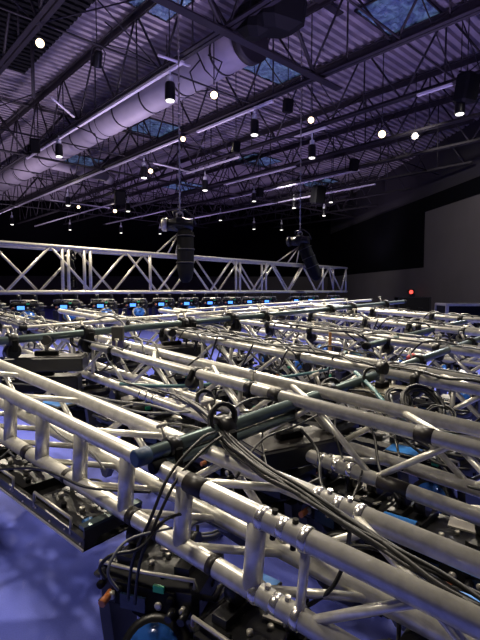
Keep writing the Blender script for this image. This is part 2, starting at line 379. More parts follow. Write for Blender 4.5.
# skylights (dusk sky behind crinkled film)
SKYS = [([(258, 62), (307, 62)], 11.5, 14.3, 9.8, 11.7), ]
def skylight(u, v, da, db, lab):
    c = Pz(u, v, DECKZ-0.02); a_, b_ = toab(c)
    t = thing('skylight', AB(a_, b_, DECKZ-0.02), lab, 'skylight', 'roof skylights')
    m_ = MB(); nx, ny = 22, 22; i0 = 0
    rnd = random.Random(int(u*7+v))
    for i in range(nx+1):
        for j in range(ny+1):
            m_.v.append(AB(a_-da/2+da*i/nx, b_-db/2+db*j/ny, DECKZ-0.06+rnd.uniform(-.025, .025)))
    for i in range(nx):
        for j in range(ny):
            k = i*(ny+1)+j; m_.f.append((k, k+1, k+ny+2, k+ny+1)); m_.sm.append(False)
    o = m_.build('crinkled_film', SKYF, t)
    m_ = MB()
    for s in (-1, 1):
        m_.tube(AB(a_-da/2, b_+s*db/2, DECKZ-.06), AB(a_+da/2, b_+s*db/2, DECKZ-.06), 0.035, 6)
        m_.tube(AB(a_+s*da/2, b_-db/2, DECKZ-.06), AB(a_+s*da/2, b_+db/2, DECKZ-.06), 0.035, 6)
    m_.build('frame', STL, t)
for args in [(282, 71, 1.5, 2.6, 'blue skylight just beyond the end of the round duct'), (403, 14, 1.6, 2.4, 'largest blue skylight, upper right at the top edge'),
             (79, 160, 2.2, 2.2, 'blue skylight below the round duct on the left'), (156, 128, 2.0, 2.0, 'blue skylight under the middle of the round duct'),
             (257, 160, 2.0, 2.4, 'blue skylight above the middle of the raised truss'), (314, 181, 2.6, 2.6, 'dim blue skylight behind the right hoist chain'),
             (184, 186, 2.6, 2.6, 'dim blue skylight beside the left hoist chain'), (160, 0, 1.3, 1.3, 'blue skylight cut by the top edge, left of centre')]:
    skylight(*args)
# lighting tracks
TR = 7.28
def track(bb, a0, a1, lab):
    t = thing('lighting_track', AB(a0, bb, TR), lab, 'lighting track', 'lighting tracks')
    m_ = MB(); m_.prism([AB(a0, bb-.045, TR-.03), AB(a0, bb+.045, TR-.03), AB(a0, bb+.045, TR+.03), AB(a0, bb-.045, TR+.03)], AB(a1-a0, 0, 0)); m_.build('rail', STLT, t)
    k = a0+0.3
    while k < a1:
        MB().tube(AB(k, bb, TR), AB(k, bb, JB), 0.012, 5).build('hanger', STL, t); k += 3.0
track(6.95, 9.6, 21, 'pale lighting track crossing in front of the round duct')
track(10.3, 9.7, 13.4, 'pale lighting track beyond the duct, short near length')
track(10.3, 14.5, 40, 'pale lighting track beyond the duct, long far length')
track(13.3, 10.0, 11.4, 'short bright lighting track right of centre')
track(13.1, 5.6, 6.6, 'short bright lighting track at the upper right')
track(13.5, 14.6, 18.4, 'lighting track with a lamp right of the left chain')
track(14.6, 27, 44, 'pale lighting track low on the left')
track(16.4, 14, 19.0, 'lighting track in front of the centre skylight')
track(19.1, 12.4, 21.6, 'lighting track crossing behind the right chain')
track(18.6, 28, 37, 'far lighting track above the left end of the raised truss')
track(22.2, 13.4, 30, 'farthest long lighting track above the raised truss')
# cross arms between tracks
def arm(u0, v0, u1, v1, lab):
    p = Pz(u0, v0, TR); q = Pz(u1, v1, TR)
    tag(MB().tube(p, q, 0.035, 8).build('steel_pipe', STLT), lab, 'pipe', 'pale cross arms under the roof')
arm(153, 163, 194, 173, 'pale cross arm meeting the track right of the left chain')
arm(74, 117, 52, 98, 'pale cross arm under the duct at far left')
arm(50, 200, 110, 208, 'pale cross arm at the two small lamps on the left')
arm(190, 66, 158, 55, 'pale cross arm beside the nearest pendant')

# ------------------------------------------------------------------ pendants
def pendant_proto():
    t = thing('pendant_lamp', (0, 0, 0), 'x', 'pendant lamp', 'black cylinder pendant lamps')
    MB().lathe((0, 0, -0.24), (0, 0, 1), [(0, .125), (0.03, .135), (0.40, .135), (0.44, .12), (0.46, .06)], 20).build('shade', BLK, t)
    MB().lathe((0, 0, -0.262), (0, 0, 1), [(0, .10), (0.03, .115)], 20).build('lamp_face', LAMPC, t)
    MB().lathe((0, 0, 0.2), (0, 0, 1), [(0, .07), (0.05, .085), (0.16, .085), (0.20, .03)], 12).build('neck', NECK, t)
    MB().tube((0, 0, .36), (0, 0, .62), .03, 8).build('stem', NECK, t)
    return t
pp = None
PEND = [(170, 91, 'black cylinder pendant lamp before the round duct, nearest of all'), (59, 150, 'black cylinder pendant lamp in front of the duct at far left'),
        (254.5, 127, 'black cylinder pendant lamp below the skylight at the duct end'), (312, 151, 'black cylinder pendant lamp just right of the right chain'),
        (460, 105, 'black cylinder pendant lamp at the far right under the roof'), (144, 172, 'black cylinder pendant lamp next to a warm lamp, left of the left chain'),
        (205, 185, 'black cylinder pendant lamp right of the left chain'), (128, 207, 'black pendant lamp right of the brightest small warm lamp'),
        (68, 201, 'black pendant lamp below the duct with a small warm lamp beside it'), (178, 214, 'pendant lamp directly behind the left hoist'),
        (220.5, 217, 'small pendant lamp midway above the raised truss'), (254, 197, 'pendant lamp left of the right chain, larger'), (281.5, 227, 'tiny pendant lamp just left of the right hoist'),
        (294, 204, 'pendant lamp touching the right chain'), (324, 212, 'pendant lamp below the dark hanging box'), (331, 198, 'pendant lamp right of the dark hanging box'),
        (12, 221, 'tiny pendant lamp at the left edge of the photo'), (70, 227, 'small pendant lamp above the left part of the raised truss'),
        (121, 230, 'small pendant lamp above the truss between the posts and the left hoist'), (25, 237, 'tiny pendant lamp just over the truss at far left'),
        (160, 231, 'tiny pendant lamp just left of the left hoist'), (254, 226, 'tiny pendant lamp over the middle of the raised truss'), (50, 236, 'tiny pendant lamp over the truss near the gap with posts'),
        (165, 238, 'lowest tiny lamp beside the left hoist')]
plist = []
for u, v, lab in PEND:
    p = Pz(u, v, 6.75); a_, b_ = toab(p)
    row = min([6.95, 10.3, 13.3, 16.4, 19.1, 22.2, 25.3, 28.4], key=lambda r: abs(math.log(r/b_)))
    z = CAM_H+(6.75-CAM_H)*row/b_; z = max(6.3, min(z, 7.0)); p = Pz(u, v, z)
    if pp is None: pp = pendant_proto(); o = pp
    else: o = copy_tree(pp)
    o.location = p; o['label'] = lab; plist.append(p)
# connect: long thin drop rods
for i, p in enumerate(plist):
    if True:
        o = MB().tube(p+Vector((0, 0, .49)), (p.x, p.y, DECKZ+.03), 0.014, 5).build('drop_rod', STL, None, loc=p)
        o.parent = [c_ for c_ in bpy.data.objects if c_.name.startswith('pendant_lamp') and c_.parent is None][i]; o.location = (0, 0, 0)
# warm spotlights facing the camera
def par_proto():
    t = thing('spotlight', (0, 0, 0), 'x', 'spotlight', 'black spotlights under the roof')
    MB().lathe((0, 0, 0), (0, 0, -1), [(-.3, .06), (-.24, .1), (0, .115), (0.06, .14), (.07, .14)], 20).build('can', BLK, t)
    MB().lathe((0, 0, 0.0), (0, 0, -1), [(0.065, .11), (0.085, .10), (0.10, .05)], 20).build('lamp', LAMPW, t)
    m_ = MB(); m_.path([(.15, 0, -.05), (.16, 0, .1), (.15, 0, .3), (0, 0, .42), (-.15, 0, .3), (-.16, 0, .1), (-.15, 0, -.05)], .015, 6); m_.build('yoke', STL, t)
    return t
pr = None; POLES = []; POBJ = []
WL = [(40, 43, .8, 'warm glaring spotlight in the upper left, the brightest'), (214, 95, .8, 'warm spotlight right of the nearest pendant lamp'), (311, 120, .75, 'warm spotlight at the right chain above a pendant'),
      (382, 134, 1.0, 'left one of the pair of glaring warm spotlights on the right'), (415, 136, .9, 'right one of the pair of glaring warm spotlights on the right'), (115, 211, 1.1, 'small bright warm spotlight low on the left'),
      (183, 139, .8, 'small warm spotlight just right of the left chain'), (150.6, 171, .8, 'small warm spotlight right of a pendant, left of the left chain'), (78.5, 207, .9, 'small warm spotlight below the duct at left')]
for u, v, s, lab in WL:
    p = Pz(u, v, 6.9); a_, b_ = toab(p); row = min([3.8, 6.95, 10.3, 13.3, 16.4, 19.1, 22.2], key=lambda r: abs(math.log(r/b_)))
    z = max(6.4, min(CAM_H+(6.9-CAM_H)*row/b_, 7.2)); p = Pz(u, v, z)
    POLES.append(p)
    if pr is None: pr = par_proto(); o = pr
    else: o = copy_tree(pr)
    POBJ.append(o); o.location = p; o['label'] = lab; d = (Vector((0, 0, 1.0))-p).normalized()
    o.rotation_euler = d.to_track_quat('-Z', 'Y').to_euler(); o.scale = (s, s, s)
    spot('spotlight_beam', p+d*0.2, Vector((0, 2, 1)), 260, WARM, 50, 0.7, 0.08)
t2 = copy_tree(pr); t2.location = Pz(97, 63, 7.7); t2['label'] = 'unlit black fixture with a blue lens in the upper left'; t2.rotation_euler = (0.7, 0.3, 0.2); t2.scale = (1.1,)*3
for c_ in t2.children:
    if c_.name.startswith('lamp'): c_.data = c_.data.copy(); c_.data.materials[0] = LENS
bpy.context.view_layer.update()
for o_, p_ in zip(POBJ+[t2], POLES+[Vector(t2.location)]):
    pl_ = MB().tube((0, 0, .25), (0, 0, DECKZ+.05-p_.z), .016, 6).build('drop_pole', STL, None, loc=(0, 0, 0))
    pl_.parent = o_; pl_.matrix_parent_inverse = o_.matrix_world.inverted(); pl_.location = p_
# small dark roof boxes
for u, v, Z, s, lab in [(467, 88, 12.5, .75, 'big black loudspeaker hanging at the right edge'), (35, 138+8, 17, .5, 'small dark box clamped in front of the duct at left'),
                        (318, 195, 26, 1.0, 'dark hanging box between two lamps right of the right chain'), (354, 165, 20, .5, 'small dark box left of the wall corner'),
                        (120, 198, 22, .7, 'black unlit fixture left of the left chain'), (236, 147, 15, .35, 'small dark box on the arm in front of the middle tracks'), (288, 106, 14, .4, 'dark box at the top of the right chain'), (260, 193, 25, .5, 'dark fixture beside a pendant left of the right chain')]:
    p = P(u, v, Z); t = thing('hanging_loudspeaker', p, lab, 'loudspeaker', 'dark boxes hanging from the roof')
    MB().box(p, s*.7, s*.6, s, Matrix.Rotation(0.4, 3, 'Z')@Matrix.Rotation(0.2, 3, 'X'), s*.08).build('cabinet', BLKM, t)
    MB().tube(p+Vector((0, 0, s*.4)), (p.x, p.y, DECKZ+.05), .015, 5).build('hanger_rod', STL, t)
    m_ = MB(); m_.box(p+Vector((0, 0, s*.52)), s*.8, .04, .03, Matrix.Rotation(.4, 3, 'Z')); m_.build('bracket', STL, t)
# loose cables hanging under the roof
for i, pts in enumerate([[(105, 22, 12), (112, 28, 12), (108, 45, 12), (128, 50, 12.2), (150, 62, 12.4)], [(196, 50, 12), (205, 70, 12), (215, 80, 12), (222, 62, 12), (208, 55, 12)], [(200, 60, 12.2), (190, 72, 12.2), (196, 92, 12.2), (210, 90, 12.2)],
                         [(255, 133, 15), (270, 137, 15), (300, 138, 15.2)], [(75, 126, 14), (95, 134, 14), (100, 150, 14)]]):
    pp_ = [P(*q) for q in pts]; tag(MB().path(pp_, 0.02, 6).build('roof_cable', RUB), ['black cable drooping between joists in the upper left', 'looped black cable over the duct, upper loop', 'looped black cable over the duct, lower loop', 'black cable beside the middle pendant lamp', 'black cable dangling in front of the duct at left'][i], 'cable', 'cables under the roof')

# ------------------------------------------------------------------ exit sign, cases at the wall
p = P(411, 292, 26.4)
t = thing('exit_light', p, 'small glowing red light on the grey right wall', 'sign')
MB().box(p, .42, .12, .30, Matrix.Rotation(-WAZ, 3, 'Z'), .03).build('sign_box', BLK, t)
MB().lathe(p+Vector((-0.02, -.055, 0)), (0, -1, 0), [(0, .11), (.03, .11)], 16).build('red_lens', EXITM, t)
p = P(412, 307, 24); Mw = Matrix.Rotation(-WAZ-0.2, 3, 'Z')
p.z = 0.55
def case(c, sx, sy, sz, lab, fr):
    t = thing('flight_case', (c[0], c[1], 0), lab, 'flight case')
    c = Vector(c); MB().box((c.x, c.y, sz/2), sx, sy, sz, Mw, .02).build('case_body', BLKM, t)
    m_ = MB()
    for x in (-1, 1):
        for y in (-1, 1):
            m_.box(Vector((c.x, c.y, sz/2))+Mw@Vector((x*sx/2, y*sy/2, 0)), .07, .07, sz+.02, Mw)
    for z in (0.03, sz):
        for y in (-1, 1): m_.box(Vector((c.x, c.y, z))+Mw@Vector((0, y*sy/2, 0)), sx, .07, .06, Mw)
        for x in (-1, 1): m_.box(Vector((c.x, c.y, z))+Mw@Vector((x*sx/2, 0, 0)), .07, sy, .06, Mw)
    m_.build('edge_trim', fr, t)
    for x in (-1, 1): MB().tube(Vector((c.x, c.y, sz*.6))+Mw@Vector((x*sx*.2-.1, -sy/2-.03, 0)), Vector((c.x, c.y, sz*.6))+Mw@Vector((x*sx*.2+.1, -sy/2-.03, 0)), .02, 6).build('handle', fr, t)
case(P(412, 307, 23), 1.5, .8, 1.28, 'black case standing below the red light', BLK)
case(P(478, 312, 13), 2.0, .9, 1.24, 'black case with pale metal edges at the right edge', ALUF)

# ------------------------------------------------------------------ trusses
def Zat(u, VPx, u0, Z0): return Z0*(u0-VPx)/(u-VPx)
class Truss: pass
def make_truss(label, VPx, VPy, u0, v0, Z0, ua, ub, H, Wd, rt, rb, step, style, lab_group=None, couplers=(), sleeves=(), mat_=ALU, thick_until=None, name='box_truss', roll=0.0, phase_u=None, resume_u=None):
    T = Truss()
    sl = (v0-VPy)/(u0-VPx)
    def pt(u): return P(u, VPy+sl*(u-VPx), Zat(u, VPx, u0, Z0))
    A_, B_ = pt(ua), pt(ub); d = (B_-A_).normalized(); n = Vector((-d.y, d.x, 0)).normalized(); w = d.cross(n).normalized()
    if n.y < 0: n = -n
    w = n.cross(d); w = -w if w.z < 0 else w
    if roll:
        q = Matrix.Rotation(roll, 3, d); n = q@n; w = q@w
    T.A, T.B, T.d, T.n, T.w, T.L, T.pt, T.H, T.W, T.rt = A_, B_, d, n, w, (B_-A_).length, pt, H, Wd, rt
    t = thing(name, A_, label, 'truss', lab_group); T.o = t
    cs = {'fu': Vector((0, 0, 0)), 'ru': n*Wd, 'fl': -w*H, 'rl': n*Wd-w*H}
    T.cs = cs
    for k in ('fu', 'ru', 'fl', 'rl'):
        MB().tube(A_+cs[k], B_+cs[k], rt, 14).build('chord', mat_, t)
        for e, s_ in ((A_, -1), (B_, 1)):
            MB().tube(e+cs[k]+d*s_*.001, e+cs[k]+d*s_*.03, rt*.75, 10, rt*.5).build('end_spigot', ALU2, t)
    def S(u): return (pt(u)-A_).length
    T.S = S
    nb = 0; s = step*0.4; k = 0; resumed = False
    if phase_u is not None: s = S(phase_u) % step
    while s < T.L-0.05 and nb < 96:
        thick = thick_until is not None and s < S(thick_until)
        if resume_u and not thick and not resumed:
            resumed = True; s = S(resume_u)+.02; k = 1
            MB().tube(pt(resume_u), pt(resume_u)-w*H, rb, 8).build('strut', mat_, t)
        if thick:
            MB().tube(A_+cs['fu']+d*s, A_+cs['fl']+d*s, rt*.95, 14).build('strut', mat_, t); 
            if k % 2 == 0: MB().tube(A_+cs['fu']+d*s, A_+cs['ru']+d*(s+step), rb, 8).build('brace', mat_, t); nb += 1
            MB().tube(A_+cs['fl']+d*s, A_+cs['rl']+d*(s+step), rb, 8).build('brace', mat_, t)
            a_, b_ = ('ru', 'rl') if k % 2 == 0 else ('rl', 'ru')
            MB().tube(A_+cs[a_]+d*s, A_+cs[b_]+d*(s+step), rb, 8).build('brace', mat_, t); nb += 1
        else:
            a_, b_ = ('fu', 'fl') if k % 2 == 0 else ('fl', 'fu')
            c_, e_ = ('ru', 'rl') if k % 2 == 1 else ('rl', 'ru')
            s2 = min(s+step, T.L-.03)
            MB().tube(A_+cs[a_]+d*s, A_+cs[b_]+d*s2, rb, 8).build('brace', mat_, t)
            if style != 'single': MB().tube(A_+cs[c_]+d*s, A_+cs[e_]+d*s2, rb, 8).build('brace', mat_, t); nb += 1
            if k % 2 == 0: MB().tube(A_+cs['fl']+d*s, A_+cs['rl']+d*s2, rb, 8).build('brace', mat_, t)
            else: MB().tube(A_+cs['ru']+d*s, A_+cs['fu']+d*s2, rb, 8).build('brace', mat_, t)
            if style == 'posts' and k % 5 in (2, 3):
                MB().tube(A_+cs['fu']+d*(s+step*.5), A_+cs['fl']+d*(s+step*.5), rb*.95, 8).build('strut', mat_, t)
            nb += 2
        s += step; k += 1
    for (u, ks) in couplers:
        for kk in ks:
            s0 = S(u); c0 = A_+cs[kk]+d*s0
            MB().lathe(c0, d, [(-.075, rt*1.0), (-.072, rt*1.14), (-.055, rt*1.14), (-.05, rt*.93), (-.012, rt*.93), (-.01, rt*1.02), (.01, rt*1.02), (.012, rt*.93), (.05, rt*.93), (.055, rt*1.14), (.072, rt*1.14), (.075, rt)], 20).build('coupler', ALU2, t)
            m_ = MB()
            for q in (-.03, .03): m_.tube(c0+d*q-w*(rt*1.5), c0+d*q+w*(rt*1.35), rt*.28, 8)
            m_.build('coupler_pin', BLKM if kk == 'fu' else ALU2, t)
    for (u, kk, l) in sleeves:
        s0 = S(u); c0 = A_+cs[kk]+d*s0
        MB().lathe(c0, d, [(-l, rt*1.04), (l, rt*1.04)], 18).build('tape_wrap', TAPE, t)
    return T
# nearest truss
T1 = make_truss('nearest silver truss with thick upright struts, crossing the foreground down to the lower right corner', -360, 215, 240, 507, 1.22, -45, 640, 0.205, 0.20, 0.028, 0.0125, 0.262, 'single',
                None, couplers=[(284, ('fu', 'fl')), (302, ('ru',))], sleeves=[(197, 'fu', .035), (137, 'fl', .016), (161, 'fl', .022), (219, 'fl', .012), (70, 'fl', .012), (30, 'fl', .02)], thick_until=285, phase_u=258, resume_u=307)

T2 = make_truss('second silver truss from the camera, its front tube passing behind the green-grey pipe', -240, 256, 355, 416, 1.70, -60, 600, 0.21, 0.20, 0.026, 0.012, 0.27, 'posts', couplers=[(150, ('fl',)), (340, ('fl',))], sleeves=[(276, 'fu', .03), (398, 'fl', .055), (425, 'fu', .03)])
T3 = make_truss('third silver truss from the camera, two bright long tubes side by side', -240, 254, 355, 367, 2.55, 60, 560, 0.24, 0.20, 0.027, 0.013, 0.30, 'posts', sleeves=[(130, 'fu', .03), (300, 'fu', .02), (366, 'ru', .03)])
T4 = make_truss('fourth silver truss from the camera, with an amber strap on it', -240, 256, 355, 337, 3.7, 160, 540, 0.26, 0.22, 0.025, 0.013, 0.32, 'posts')
T5 = make_truss('fifth silver truss from the camera', -240, 256, 355, 320, 4.9, 250, 540, 0.28, 0.24, 0.026, 0.014, 0.36, 'posts')
T6 = make_truss('sixth and farthest silver truss of the low rows', -240, 256, 355, 309.5, 6.1, 300, 540, 0.30, 0.26, 0.027, 0.014, 0.4, 'posts')
# raised truss at the back
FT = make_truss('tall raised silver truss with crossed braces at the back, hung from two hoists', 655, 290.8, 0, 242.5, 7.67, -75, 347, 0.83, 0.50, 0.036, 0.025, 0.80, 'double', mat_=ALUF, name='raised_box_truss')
for u in (-40, 62, 68, 84, 90, 150, 236, 240, 262, 266, 323, 346):
    e = FT.pt(u)
    for kk, jj in ((('fu', 'fl'),) if u < 340 else (('fu', 'fl'), ('ru', 'rl'))):
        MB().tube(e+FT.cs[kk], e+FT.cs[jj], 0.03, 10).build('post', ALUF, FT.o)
    MB().tube(e+FT.cs['fu'], e+FT.cs['ru'], 0.022, 8).build('cross_tube', ALUF, FT.o)
e = FT.pt(76)
t = thing('connection_gate', e-FT.w*.4, 'dark hardware bundle in the gap between the posts of the raised truss', 'rigging hardware')
MB().box(e-FT.w*.42+FT.n*.3, .16, .22, .62, Matrix.Rotation(.6, 3, 'Z'), .03).build('hinge_body', BLK, t)
for k in range(4): MB().ring(e-FT.w*(.12+.18*k)+FT.n*.12, (1, .4*k, .3), .09, .018, 14, 6).build('strap_loop', BLKM, t)

# ------------------------------------------------------------------ hoists on chains
def hoist(u, v, Z, lab, lab2, lab3, tilt, rot):
    top = Pz(u, 40, 9.0); c = P(u, v, Z); s = Z/11.0
    t = thing('chain_hoist', c, lab, 'chain hoist', 'chain hoists above the raised truss')
    M = Matrix.Rotation(rot, 3, 'Z')
    def L(x, y, z): return c+M@(Vector((x, y, z)))
    MB().lathe(L(-.30, 0, 0), M@Vector((1, 0, 0)), [(0, .08), (.02, .13), (.3, .15), (.58, .13), (.6, .08)], 18).build('motor_body', BLK, t)
    MB().lathe(L(-.42, 0, 0), M@Vector((1, 0, 0)), [(0, .11), (.03, .15), (.12, .15)], 18).build('motor_end_cover', ALUF if tilt == 0 else GRYH, t)
    MB().box(L(0, 0, .02), .24, .28, .30, M, .04).build('gear_box', BLK, t)
    MB().ring(L(0, 0, .22), M@Vector((0, 1, 0)), .07, .02, 14, 6).build('top_hook', ALUF, t)
    m_ = MB(); m_.path([L(-.1, 0, .12), L(-.16, 0, .3), L(.1, 0, .34), L(.3, 0, .2), L(.36, 0, .02)], .02, 6); m_.build('handle', GRYH, t)
    # chain bag
    bt = L(.12, -.05, -.10)
    dv = Vector((tilt, 0, -1)).normalized()
    MB().lathe(bt, dv, [(0, .10), (.08, .19), (.5, .20), (.95, .19), (1.12, .15), (1.2, .08)], 14).build('chain_bag', BLKM, t)
    for k in range(3): MB().ring(bt+dv*(.15+.3*k), dv, .205, .012, 20, 5).build('bag_strap', GRYH, t)
    for x in (-.5, .5):
        pass
    # chain with links
    ct = thing('hoist_chain', L(0, 0, .28), lab2, 'chain', 'hoist chains')
    n = 0; zz = c.z+.28; m_ = MB(); m_.tube(L(0, 0, .28), (c.x, c.y, JT), .013, 6)
    while zz < JT:
        p = Vector((c.x, c.y, zz)); ax = Vector((1, 0, 0)) if n % 2 else Vector((0, 1, 0)); m_.tube(p-Vector((0, 0, .05))+ax*.016, p+Vector((0, 0, .05))+ax*.016, .009, 4); m_.tube(p-Vector((0, 0, .05))-ax*.016, p+Vector((0, 0, .05))-ax*.016, .009, 4)
        zz += .085; n += 1
    m_.build('links', CHAIN, ct)
    # bridle slings
    st_ = thing('sling', L(0, 0, -.15), lab3, 'sling', 'lifting slings on the raised truss')
    uu = u
    for du in (-13, 9):
        e_ = FT.pt(uu+du)
        for kk in ('fu', 'ru'):
            MB().tube(L(0, 0, -.15), e_+FT.cs[kk], .018, 6).build('sling_leg', ALUF, st_)
    return t
hoist(180, 225, 10.45, 'left black chain hoist with a long hanging chain bag', 'left hoist chain running up to the roof', 'sling of the left hoist', 0, .1)
hoist(300, 241, 14.2, 'right chain hoist with a tilted black chain bag', 'right hoist chain running up to the roof', 'sling of the right hoist', .42, -.5)

# ------------------------------------------------------------------ moving head lights
def mh_proto():
    t = thing('moving_head_light', (0, 0, 0), 'x', 'stage light', 'black moving head lights hung under the trusses')
    base = MB().box((0, 0, -.155), .34, .25, .11, None, .018).build('base', BLK, t)
    m_ = MB(); m_.box((0, 0, -.155), .35, .02, .012).box((0, -.128, -.155), .20, .012, .07); m_.build('connector_panel', BLKM, base)
    MB().box((-.03, -.146, -.165), .085, .008, .045).build('display', DISP, base)
    for i, (x, mm) in enumerate(((-.12, ORNG), (.10, GRN), (.14, BLUC))):
        MB().tube((x, -.125, -.165), (x, -.175, -.17), .012, 10).build('plug', mm if i == 0 else BLK, base)
    for s in (-1, 1):
        m_ = MB(); m_.path([(s*.17, -.08, -.15), (s*.205, -.08, -.15), (s*.205, .08, -.15), (s*.17, .08, -.15)], .009, 6); m_.build('handle', GRYH, base)
        m_ = MB(); m_.box((s*.10, 0, -.085), .05, .16, .025); m_.lathe((s*.10-.02, 0, -.035), (1, 0, 0), [(0, .036), (.04, .036)], 14); m_.tube((s*.10, .045, -.07), (s*.10, .045, .0), .006, 6); m_.build('clamp', BLK, t)
        m_ = MB(); m_.prism([(s*.165-.02, -.10, -.22), (s*.165-.02, .09, -.22), (s*.165-.02, .06, -.46), (s*.165-.02, .02, -.52), (s*.165-.02, -.02, -.52), (s*.165-.02, -.06, -.46)], (.04, 0, 0)); m_.build('yoke_arm', GRYH, t)
    MB().lathe((0, 0, -.20), (0, 0, -1), [(0, .10), (.03, .12), (.05, .10)], 20).build('pan_bearing', BLKM, t)
    m_ = MB(); m_.box((0, .02, -.46), .26, .22, .24, None, .05); hd = m_.build('head', GRYH, t)
    MB().lathe((0, -.08, -.46), (0, -1, -.15), [(0, .115), (.06, .11), (.11, .105), (.112, .09)], 24).build('lens_barrel', BLK, hd)
    MB().lathe((0, -.175, -.475), (0, -1, -.15), [(0, .088), (.02, .08), (.032, .05), (.038, .01)], 24).build('lens', LENS, hd)
    for z in (-.38, -.46, -.54): MB().box((0, .135, z), .18, .012, .02).build('cooling_fin', BLKM, hd)
    return t
mh = mh_proto(); used = [False]; DARK = {}; mh_dat = [c2.data for c1 in mh.children for c2 in c1.children if c2.name.startswith('display')][0]
def place_mh(p, rz, lab, group='black moving head lights hung under the trusses', s=1.0, tilt=0):
    if used[0]: o = copy_tree(mh)
    else: o = mh; used[0] = True
    if 'm' not in DARK: DARK['m'] = mh_dat.copy(); DARK['m'].materials[0] = DOFF
    for c1 in o.children:
        for c2 in c1.children:
            if c2.name.startswith('display'): c2.data = mh_dat if 'raised' in lab else DARK['m']
    o.location = p; o.rotation_euler = (tilt, 0, rz); o.scale = (s, s, s); o['label'] = lab; o['group'] = group
    return o
tz = math.atan2(T1.d.y, T1.d.x)
def under(T, u, off=.5, dz=.0): return T.pt(u)+T.n*(T.W*off)-T.w*T.H-Vector((0, 0, T.rt+dz))
big = place_mh(under(T1, 153, .30), tz+.35, 'nearest moving head light, hanging under the front truss at the bottom', s=1.0)
for c1 in big.children:
    if c1.name.startswith('head'):
        Rm = Matrix.Rotation(.1, 3, 'Z')@Matrix.Rotation(-.75, 3, 'X'); c1.rotation_euler = Rm.to_euler(); c1.location = Vector((.05, -.05, -.385))-Rm@Vector((0, .0, -.46))

def bl(x, y, z): return Vector((x, y, z))
br_ = random.Random(2)
for i in range(10):
    x = -.15+.033*i; o = MB().lathe((x, -.10+.05*(i % 3), -.10), (0, 0, 1), [(0, .009), (.012, .009), (.014, .004)], 10).build('top_knob', ALUF if i % 3 else BLKM, None, loc=(0, 0, 0)); o.parent = big
for i in range(6):
    x = (-.15, -.11, -.08, .05, .09, .13)[i]; o = MB().lathe((x, -.128, -.14-.025*(i % 2)), (0, -1, 0), [(0, .012), (.012, .012), (.014, .006)], 12).build('socket', ALUF if i % 2 else BLKM, None, loc=(0, 0, 0)); o.parent = big
o = MB().box((.05, -.131, -.115), .035, .01, .02).build('green_label', GRN, None, loc=(0, 0, 0)); o.parent = big; o['label'] = 'small green label'
o = MB().prism([(-.02, .01, -.09), (.10, .03, -.09), (.09, .09, -.075), (-.03, .07, -.075)], (0, 0, .006)).build('bent_bracket', ALUF, None, loc=(0, 0, 0)); o.parent = big; o['label'] = 'bright bent metal bracket'
o = MB().path([(-.16, -.12, -.10), (-.16, -.12, -.075), (.0, -.135, -.07), (.16, -.12, -.075), (.16, -.12, -.10)], .006, 6).build('guard_rail', ALUF, None, loc=(0, 0, 0)); o.parent = big
place_mh(under(T1, 262, .25), tz, 'moving head light under the front truss, just right of the nearest one', s=1.0)
place_mh(under(T1, 400, .5), tz+PI/2, 'moving head light under the front truss at the bottom right corner')
names = {1: 'second', 2: 'third', 3: 'fourth', 4: 'fifth', 5: 'sixth', 6: 'seventh'}
rnd = random.Random(3)
for ti, (T, us) in enumerate([(T2, [8, 40, 75, 118, 162, 205, 235, 262, 345, 372, 450, 520]), (T3, [85, 120, 165, 215, 260, 320, 380, 440]), (T4, [185, 230, 270, 310, 370, 440]), (T5, [270, 300, 340, 400, 460]), (T6, [320, 360, 400, 450])]):
    tzz = math.atan2(T.d.y, T.d.x)
    for i, u in enumerate(us):
        place_mh(under(T, u, .4), tzz+rnd.choice([0, PI/2, .2, -.2, PI]), 'moving head light under the %s truss, %s from the left on it' % (names[ti+1], ORD[i]))
for i, (u, v) in enumerate([(-12, 303), (28, 302), (70, 302), (106, 301), (138, 300), (166, 300), (191, 299), (214, 299), (234, 299), (253, 297), (270, 298), (299, 298), (313, 297), (335, 297)]):
    e = FT.pt(u)-FT.w*FT.H+FT.n*.1-Vector((0, 0, .04))
    o = place_mh(e, .12, 'blue-display moving head under the raised back truss, %s from the left' % (ORD[i] if i < 16 else 'last'), 'moving head lights in the row under the raised truss', s=1.4)

# ------------------------------------------------------------------ light tray under the nearest truss, left
d1, n1, w1 = T1.d, T1.n, T1.w
K0 = P(84, 552, 1.52); kn = n1; kd = -d1; up = w1
t = thing('light_tray', K0, 'long open black tray of wired light units under the left part of the nearest truss', 'light tray')
Lt, Wt, Ht = 2.4, .24, .075
def K(l, w_, h): return K0+kd*l+kn*w_+up*h
MB().prism([K(0, 0, 0), K(0, Wt, 0), K(0, Wt, .006), K(0, 0, .006)], kd*Lt).build('bottom_plate', BLKM, t)
for w_, nm in ((0, 'near_rail'), (Wt-.012, 'far_rail')):
    MB().prism([K(0, w_, 0), K(0, w_+.012, 0), K(0, w_+.012, Ht*.55), K(0, w_, Ht*.55)], kd*Lt).build(nm, BLK, t)
    MB().prism([K(0, w_-.004, Ht*.55), K(0, w_+.016, Ht*.55), K(0, w_+.016, Ht*.55+.007), K(0, w_-.004, Ht*.55+.007)], kd*Lt).build('rail_lip', GRYH, t)
    MB().prism([K(0, w_-.006, 0), K(0, w_-.001, 0), K(0, w_-.001, .008), K(0, w_-.006, .008)], kd*Lt).build('foot_strip', ALUF, t)
m_ = MB(); m_.prism([K(0, 0, 0), K(0, .03, 0), K(0, .06, .03), K(0, .18, .03), K(0, .21, 0), K(0, Wt, 0), K(0, Wt, Ht), K(0, 0, Ht)], kd*.008); m_.build('end_plate', GRYH, t)
MB().prism([K(-.002, -.004, Ht), K(-.002, Wt, Ht), K(-.002, Wt, Ht+.012), K(-.002, -.004, Ht+.012)], kd*.03).build('end_bar', PIPE, t)
